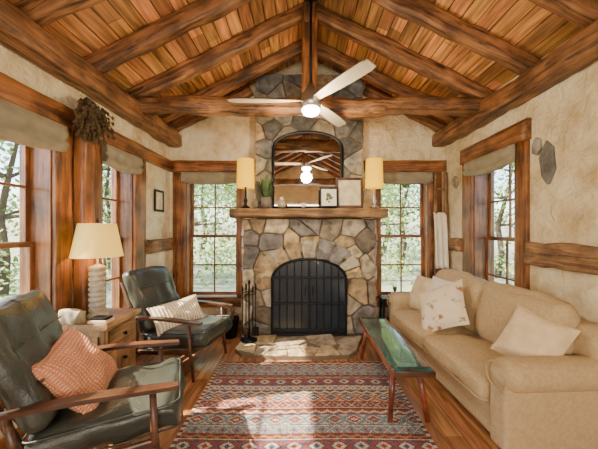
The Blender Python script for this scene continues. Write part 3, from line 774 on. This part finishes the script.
o=obj('cloth',v,f,M_white,tw,smooth=True); md=o.modifiers.new('s','SOLIDIFY'); md.thickness=.008
# ---------------------------------------------------------------- outdoors
obj('outdoor_ground',[(-60,-60,-.35),(60,-60,-.35),(60,60,-.35),(-60,60,-.35)],[(0,1,2,3)],M_ground)
def treemesh(seed):
    r=random.Random(seed); v=[];f=[];mi=[]
    def limb(p0,p1,r0,r1,n=7):
        b=len(v); t=(p1-p0).normalized(); s=t.cross(Vector((.3,.9,.1))).normalized(); w=t.cross(s)
        for p,rr in((p0,r0),(p1,r1)):
            for j in range(n): a=6.2832*j/n; v.append(p+(s*math.cos(a)+w*math.sin(a))*rr)
        for j in range(n): f.append((b+j,b+(j+1)%n,b+n+(j+1)%n,b+n+j)); mi.append(0)
    p=Vector((0,0,0)); tips=[]
    for k in range(5):
        q=p+Vector((r.uniform(-.25,.25),r.uniform(-.25,.25),1.0)); limb(p,q,.13-.022*k,.11-.022*k); p=q
        for _ in range(3 if k>0 else 0):
            a=r.uniform(0,6.28); e=q+Vector((math.cos(a)*r.uniform(.8,1.8),math.sin(a)*r.uniform(.8,1.8),r.uniform(-.1,.9))); limb(q,e,.05,.018); tips.append(e); tips.append(q.lerp(e,.6))
    for _ in range(5): tips.append(Vector((r.uniform(-1.5,1.5),r.uniform(-1.5,1.5),r.uniform(.2,.8))))
    for c in tips:
        mm=r.choice((1,2))
        for _ in range(100):
            g=Vector((r.gauss(0,.42),r.gauss(0,.42),r.gauss(0,.32)))+c; s=r.uniform(.04,.10); d1=Vector((r.uniform(-1,1),r.uniform(-1,1),r.uniform(-1,1))).normalized()*s; d2=d1.cross(Vector((r.uniform(-1,1),r.uniform(-1,1),1))).normalized()*s
            b=len(v); v+=[g-d1,g+d2*.6,g+d1,g-d2*.6]; f.append((b,b+1,b+2,b+3)); mi.append(mm)
    me=bpy.data.meshes.new('tree'); me.from_pydata([tuple(q) for q in v],[],f)
    for m in(M_bark,M_foliage,M_foliage2): me.materials.append(m)
    for pl_,m in zip(me.polygons,mi): pl_.material_index=m
    return me
TM=[treemesh(k) for k in range(3)]
TP=[(-3.9,10,1),(-2.2,12,1.1),(-2.9,16,1.3),(2.4,10.5,1),(4.2,13,1.2),(3.3,17,1.3),(-8.5,8.5,1.1),(-6.8,11,1),(8.5,6.2,1),(9.5,9,1.2),(7.5,11.5,1),(0.6,18,1.3),(-13,5,1.2),(-12,9,1.3),(-12,1,1.0),(5,19,1.5),(-9,14,1.2),(12,12,1.4),(-4.5,21,1.5),(2.4,23,1.6),(-16,3.5,1.3),(6.5,24,1.7),(-8,24,1.7)]
for x,y,s in TP:
    o=bpy.data.objects.new('outdoor_tree',TM[R.randrange(3)]); COL.objects.link(o); o.location=(x,y,-.36); o.scale=(s,)*3; o.rotation_euler=(0,0,R.uniform(0,6))
# ---------------------------------------------------------------- world + lights
w=bpy.data.worlds.new('W'); S.world=w; w.use_nodes=True; nt=w.node_tree; bg=nt.nodes['Background']
sk=nt.nodes.new('ShaderNodeTexSky'); sk.sky_type='NISHITA'; sk.sun_disc=False; sk.sun_elevation=math.radians(42); sk.sun_rotation=math.radians(-100); sk.air_density=1.0; sk.dust_density=1.2
nt.links.new(sk.outputs[0],bg.inputs['Color']); bg.inputs['Strength'].default_value=1.1
def sun(name,d,e,col,angl):
    l=bpy.data.lights.new(name,'SUN'); l.energy=e; l.color=col; l.angle=math.radians(angl); o=bpy.data.objects.new(name,l); COL.objects.link(o)
    o.rotation_euler=Vector(d).to_track_quat('-Z','Y').to_euler()
sun('sunlight',(1.35,.28,-1.35),26,(1,.86,.64),1.0)
def area(name,loc,d,sx,sy,e,col):
    l=bpy.data.lights.new(name,'AREA'); l.shape='RECTANGLE'; l.size=sx; l.size_y=sy; l.energy=e; l.color=col; o=bpy.data.objects.new(name,l); COL.objects.link(o)
    o.location=loc; o.rotation_euler=Vector(d).to_track_quat('-Z','Y').to_euler()
area('rear_fill_light',(XC,-2.3,1.7),(0,1,.12),3.4,1.4,180,(1,.90,.74))  # added fill behind the camera to brighten the interior, not a fixture
# ---------------------------------------------------------------- camera
cam=bpy.data.cameras.new('Camera'); co=bpy.data.objects.new('Camera',cam); COL.objects.link(co); S.camera=co
co.location=(0,0,1.55); co.rotation_euler=(math.radians(90),0,0); cam.sensor_width=36; cam.lens=36*300/598
cam.shift_x=-3/598; cam.shift_y=3.5/598; cam.clip_start=.05
